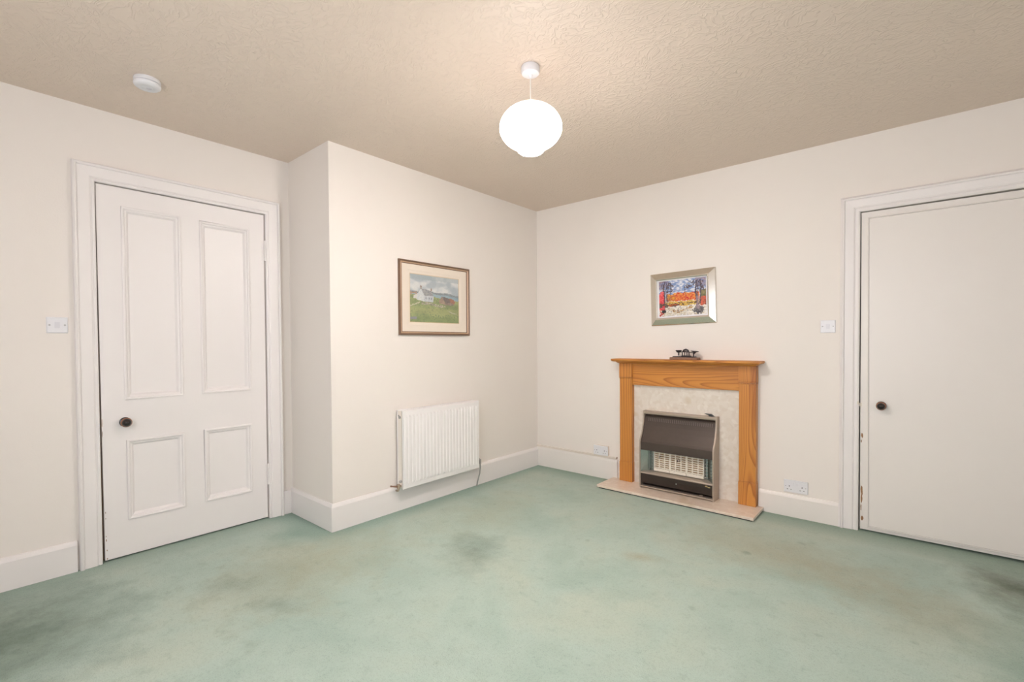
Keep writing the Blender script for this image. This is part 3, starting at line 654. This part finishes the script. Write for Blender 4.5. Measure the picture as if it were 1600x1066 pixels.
# ---------------------------------------------------------------- fireplace
hs = empty('hearth_slab', (1.474, -.15, 0), 'cream marble hearth slab on the carpet before the fireplace', 'hearth')
obj('slab', B((.862, -.302, .009), (2.086, -.0005, .030), .003), 'hearth', hs)
obj('slab_shadow_gap', B((.875, -.288, 0), (2.074, -.002, .009)), 'gap_shade', hs, label='dark strip standing in for the shadow gap under the slab')  # painted dark in place of the shade below the slab
bp = empty('marble_back_panel', (1.49, 0, .03), 'cream mottled marble panel inside the wooden surround', 'marble panel')
obj('panel', B((1.0685, -.020, .0302), (1.9255, -.001, .8725), .001), 'marble', bp)
fs = empty('fireplace_surround', (1.497, 0, .03), 'orange pine fireplace surround with mantel shelf', 'fireplace')
zs_ = 1.098
sh = NB()
prof = [(0, zs_), (.146, zs_), (.150, zs_ - .004), (.150, zs_ - .012), (.143, zs_ - .020), (.132, zs_ - .024), (0, zs_ - .024)]
def shelf_ring(bm, prof, xa, xb, back=.0):
    """shelf with the moulded edge on front and both ends (mitred); p is the front projection, ends inset to match"""
    pm_ = max(p_ for p_, _ in prof); rows = []
    for p_, z in prof:
        i = pm_ - p_ if p_ > 0 else pm_ - prof[-2][0] if z < zs_ - .001 else pm_ - prof[1][0]
        q = p_ if p_ > 0 else 0
        rows.append((i, q, z))
    rings = []
    for i, q, z in rows[1:-1]:
        rings.append([bm.verts.new(c_) for c_ in ((xa + i, -.0005, z), (xa + i, -q, z), (xb - i, -q, z), (xb - i, -.0005, z))])
    for a, b_ in zip(rings, rings[1:]):
        for k in range(4): bm.faces.new((a[k], a[(k + 1) % 4], b_[(k + 1) % 4], b_[k]))
    bm.faces.new(rings[0]); bm.faces.new(list(reversed(rings[-1]))); return bm
obj('mantel_shelf', shelf_ring(sh, prof, .914, 2.086), 'pine_x', fs)
mp_ = [(0, zs_ - .024), (.108, zs_ - .024), (.100, zs_ - .032), (.088, zs_ - .038), (.074, zs_ - .040), (0, zs_ - .040)]
obj('shelf_moulding', shelf_ring(NB(), mp_, .936, 2.058), 'pine_x', fs)
obj('frieze', B((1.060, -.046, .873), (1.936, -.001, zs_ - .040), .001, 1), 'pine_x', fs)
obj('frieze_bead', B((1.060, -.050, zs_ - .052), (1.936, -.046, zs_ - .040), .001, 1), 'pine_x', fs)
for (xa, xb, mt_) in ((.953, 1.068, 'pine_z'), (1.926, 2.041, 'pine_z2')):
    pi = obj('pilaster', B((xa, -.060, .195), (xb, -.001, .930), .002), mt_, fs)
    obj('plinth_block', B((xa - .003, -.064, .030), (xb + .003, -.001, .200), .003), mt_, pi)
    obj('capital_block', B((xa - .003, -.066, .942), (xb + .003, -.001, zs_ - .040), .002), mt_, pi)
    obj('capital_bead', B((xa - .004, -.068, .934), (xb + .004, -.001, .9415), .0035), mt_, pi)
    obj('capital_bead', B((xa - .003, -.065, .925), (xb + .003, -.001, .932), .003), mt_, pi)
    obj('plinth_bead', B((xa - .002, -.0635, .2035), (xb + .002, -.001, .2105), .003), mt_, pi)

# gas fire
gx0, gx1 = 1.175, 1.775
gf = empty('gas_fire', ((gx0 + gx1) / 2, -.02, .03), 'brown and beige gas fire with ceramic radiants in front of the marble panel', 'gas fire')
side = [(.021, .030), (.021, .664), (.072, .664), (.075, .61), (.083, .56), (.097, .51), (.118, .465), (.138, .435), (.146, .41), (.146, .10), (.140, .030)]
for xa, xb in ((gx0, gx0 + .011), (gx1 - .011, gx1)):
    obj('side_panel', prism(NB(), side, lambda p_, z, x: (x, -p_, z), xa, xb), 'beige_metal', gf)
xa, xb = gx0 + .011, gx1 - .011
obj('top_panel', prism(NB(), [(.021, .640), (.021, .662), (.070, .662), (.074, .656), (.074, .645), (.070, .637)], lambda p_, z, x: (x, -p_, z), xa, xb), 'beige_metal', gf)
can = [(.040, .618), (.052, .620), (.060, .612), (.066, .58), (.076, .545), (.092, .505), (.113, .463), (.132, .432), (.138, .418), (.1425, .412), (.1425, .350), (.138, .346), (.070, .354), (.040, .40)]
cn = obj('canopy', prism(NB(), can, lambda p_, z, x: (x, -p_, z), xa + .001, xb - .001), 'brown_metal', gf)
bm = NB()
for k in range(34):
    x = xa + .035 + k * (xb - xa - .065) / 33
    prism(bm, [(.0615, .606), (.0675, .580), (.0695, .580), (.0635, .606)], lambda p_, z, xx: (xx, -p_, z), x, x + .0055)
obj('louvre_ribs', bm, 'brown_light', cn, kind='stuff')
obj('firebox_back', B((xa, -.040, .10), (xb, -.022, .640)), 'soot_and_shade', gf)  # near-black box, paints the shade in the gap above the canopy
# reflectors
bm = prism(NB(), [(xa, .140), (xa, .134), (xa + .062, .052), (xa + .062, .058)], lambda x, p_, z: (x, -p_, z), .163, .345); obj('reflector', bm, 'chrome', gf)
bm = prism(NB(), [(xb, .140), (xb, .134), (xb - .062, .052), (xb - .062, .058)], lambda x, p_, z: (x, -p_, z), .163, .345); obj('reflector', bm, 'chrome', gf)
obj('reflector', B((xa + .03, -.05, .165), (xb - .03, -.041, .352)), 'chrome', gf)
# radiants
r0 = gx0 + .100; rw = .1335
for k in range(3):
    a = r0 + k * (rw + .0015)
    rd = obj('radiant', B((a, -.066, .177), (a + rw, -.051, .338)), 'clay_back', gf, label='cream fireclay radiant with rows of slots')
    bm = NB(); cw = rw / 3
    for c_ in range(4): box(bm, (a + c_ * cw - (.004 if 0 < c_ < 3 else (.001 if c_ == 0 else .007)), -.078, .195), (a + c_ * cw + (.004 if 0 < c_ < 3 else (.007 if c_ == 0 else .001)), -.064, .336))
    for r_ in range(9): box(bm, (a + .002, -.080, .2005 + r_ * .0172), (a + rw - .002, -.065, .2070 + r_ * .0172))
    obj('radiant_bars', bm, 'clay', rd)
    obj('radiant_base', B((a + .001, -.084, .174), (a + rw - .001, -.060, .197), .001, 1), 'clay', rd)
for (x, z, wx, wz) in ((r0 + .048, .291, .006, .012), (r0 + .042, .281, .010, .006), (r0 + .195, .274, .007, .016), (r0 + .212, .283, .008, .008), (r0 + .206, .298, .004, .008)):
    obj('soot_mark', B((x, -.0815, z), (x + wx, -.078, z + wz), .001, 1), 'soot_and_shade', gf)
# guard wires
bm = NB()
for k in range(6): tube(bm, [(xa + .052, -.070, .196 + k * .026), (r0 - .004, -.088, .196 + k * .026)], .0012, 6)
for x in (xa + .052, xa + .073, r0 - .012, r0 - .005): tube(bm, [(x, -.088, .178), (x, -.088, .350)], .0013, 6)
obj('guard_wires', bm, 'dull_wire', gf, kind='stuff')
for k in range(6): obj('guard_bar', tube(NB(), [(r0 + .408, -.092, .192 + k * .026), (xb - .050, -.092, .192 + k * .026)], .0026, 8), 'wire', gf, smooth=True)
bm = NB(); tube(bm, [(r0 - .004, -.094, .344), (r0 + .412, -.094, .344)], .004, 8); tube(bm, [(r0 - .003, -.09, .18), (r0 - .003, -.09, .35)], .0025, 8); tube(bm, [(r0 + .410, -.09, .18), (r0 + .410, -.09, .35)], .0025, 8)
obj('guard_frame', bm, 'dull_wire', gf, smooth=True)
obj('lower_trim', prism(NB(), [(.050, .158), (.050, .168), (.112, .169), (.143, .164), (.1455, .156), (.140, .150)], lambda p_, z, x: (x, -p_, z), xa, xb), 'beige_metal', gf)
lp = obj('lower_panel', prism(NB(), [(.050, .066), (.050, .152), (.138, .150), (.139, .12), (.133, .074), (.120, .066)], lambda p_, z, x: (x, -p_, z), xa + .001, xb - .001), 'brown_dark', gf)
obj('panel_screw', lathe(NB(), [(0, 0), (.006, 0), (.0045, .0025), (0, .003)], (gx0 + .31, -.1375, .112), (0, -1, 0), 12), 'wire', lp, smooth=True)
bm = NB()
for q, (du, dz, a, b_) in enumerate(((0, .003, .010, .005), (.020, -.002, .011, .0045))):
    poly = [(gx1 - .058 + du + a * math.cos(k * math.pi / 7), .136 + dz + b_ * math.sin(k * math.pi / 7)) for k in range(14)]
    prism(bm, poly, onB, .1375, .1405)
obj('badge', bm, 'gold', lp)
obj('bottom_bar', B((xa, -.1415, .038), (xb, -.110, .049), .002), 'beige_metal', gf)
obj('gas_tap', tube(tube(NB(), [(gx1 - .105, -.11, .043), (gx1 - .105, -.11, .052)], .007), [(gx1 - .115, -.120, .052), (gx1 - .09, -.122, .058)], .004), 'brass', gf, smooth=True)
obj('base_shade_fill', B((xa, -.10, .030), (xb, -.03, .052)), 'soot_and_shade', gf)  # dark block standing in for the shade beneath the fire
obj('control_lever', prism(NB(), [(gx1 - .100, .681), (gx1 - .052, .680), (gx1 - .030, .664), (gx1 - .066, .664), (gx1 - .070, .673)], onB, .034, .058), 'lever', gf, label='flat black control lever on top')

# ---------------------------------------------------------------- ornament on the mantel
bs = empty('balance_scale', (1.531, -.085, zs_), 'small black iron balance scale ornament on the mantel shelf', 'ornament')
pb = obj('wooden_base', B((1.424, -.125, zs_), (1.641, -.045, zs_ + .020), .004), 'plinth_wood', bs)
bm = NB(); z = zs_ + .020
box(bm, (1.443, -.108, z), (1.616, -.062, z + .006), .002); box(bm, (1.51, -.104, z + .004), (1.578, -.066, z + .015), .005)
obj('iron_bed', bm, 'iron', bs)
def taper(x, za, zb, r0_, r1_): return tube(NB(), [(x, -.085, za), (x, -.085, za + (zb - za) * .5), (x, -.085, zb)], [r0_, min(r0_, r1_) * .8, r1_], 10)
for x, s_ in ((1.514, .0035), (1.532, .0035), (1.550, .0035), (1.566, .0045)):
    obj('pillar', tube(NB(), [(x, -.085, z + .010), (x, -.085, z + .055 - abs(x - 1.54) * .4)], s_, 8), 'iron', bs, smooth=True)
bm = NB(); tube(bm, [(1.470, -.085, z + .047), (1.51, -.085, z + .050), (1.54, -.085, z + .053), (1.575, -.085, z + .046), (1.603, -.085, z + .042)], [.004, .004, .006, .004, .004], 8)
tube(bm, [(1.518, -.085, z + .052), (1.528, -.085, z + .068), (1.542, -.085, z + .072), (1.556, -.085, z + .066), (1.566, -.085, z + .046)], [.005, .009, .011, .008, .005], 8)
obj('beam', bm, 'iron', bs, smooth=True)
bm = lathe(NB(), [(0, .045), (.007, .045), (.018, .052), (.023, .064), (.024, .068), (.0, .064)], (1.484, -.085, z), n=20)
tube(bm, [(1.484, -.085, z + .050), (1.484, -.085, z + .014)], [.006, .0045], 8); obj('left_pan', bm, 'iron', bs, smooth=True)
bm = lathe(NB(), [(0, .034), (.005, .034), (.012, .048), (.026, .055), (.030, .058), (.030, .060), (0, .057)], (1.603, -.085, z), axis=(.13, 0, 1), n=20)
tube(bm, [(1.603, -.085, z + .045), (1.601, -.085, z + .004)], [.006, .004], 8); obj('right_pan', bm, 'iron', bs, smooth=True)
for o in bs.children:
    if o != pb: o.scale = (1, 1.2, .8); o.location.z = .006
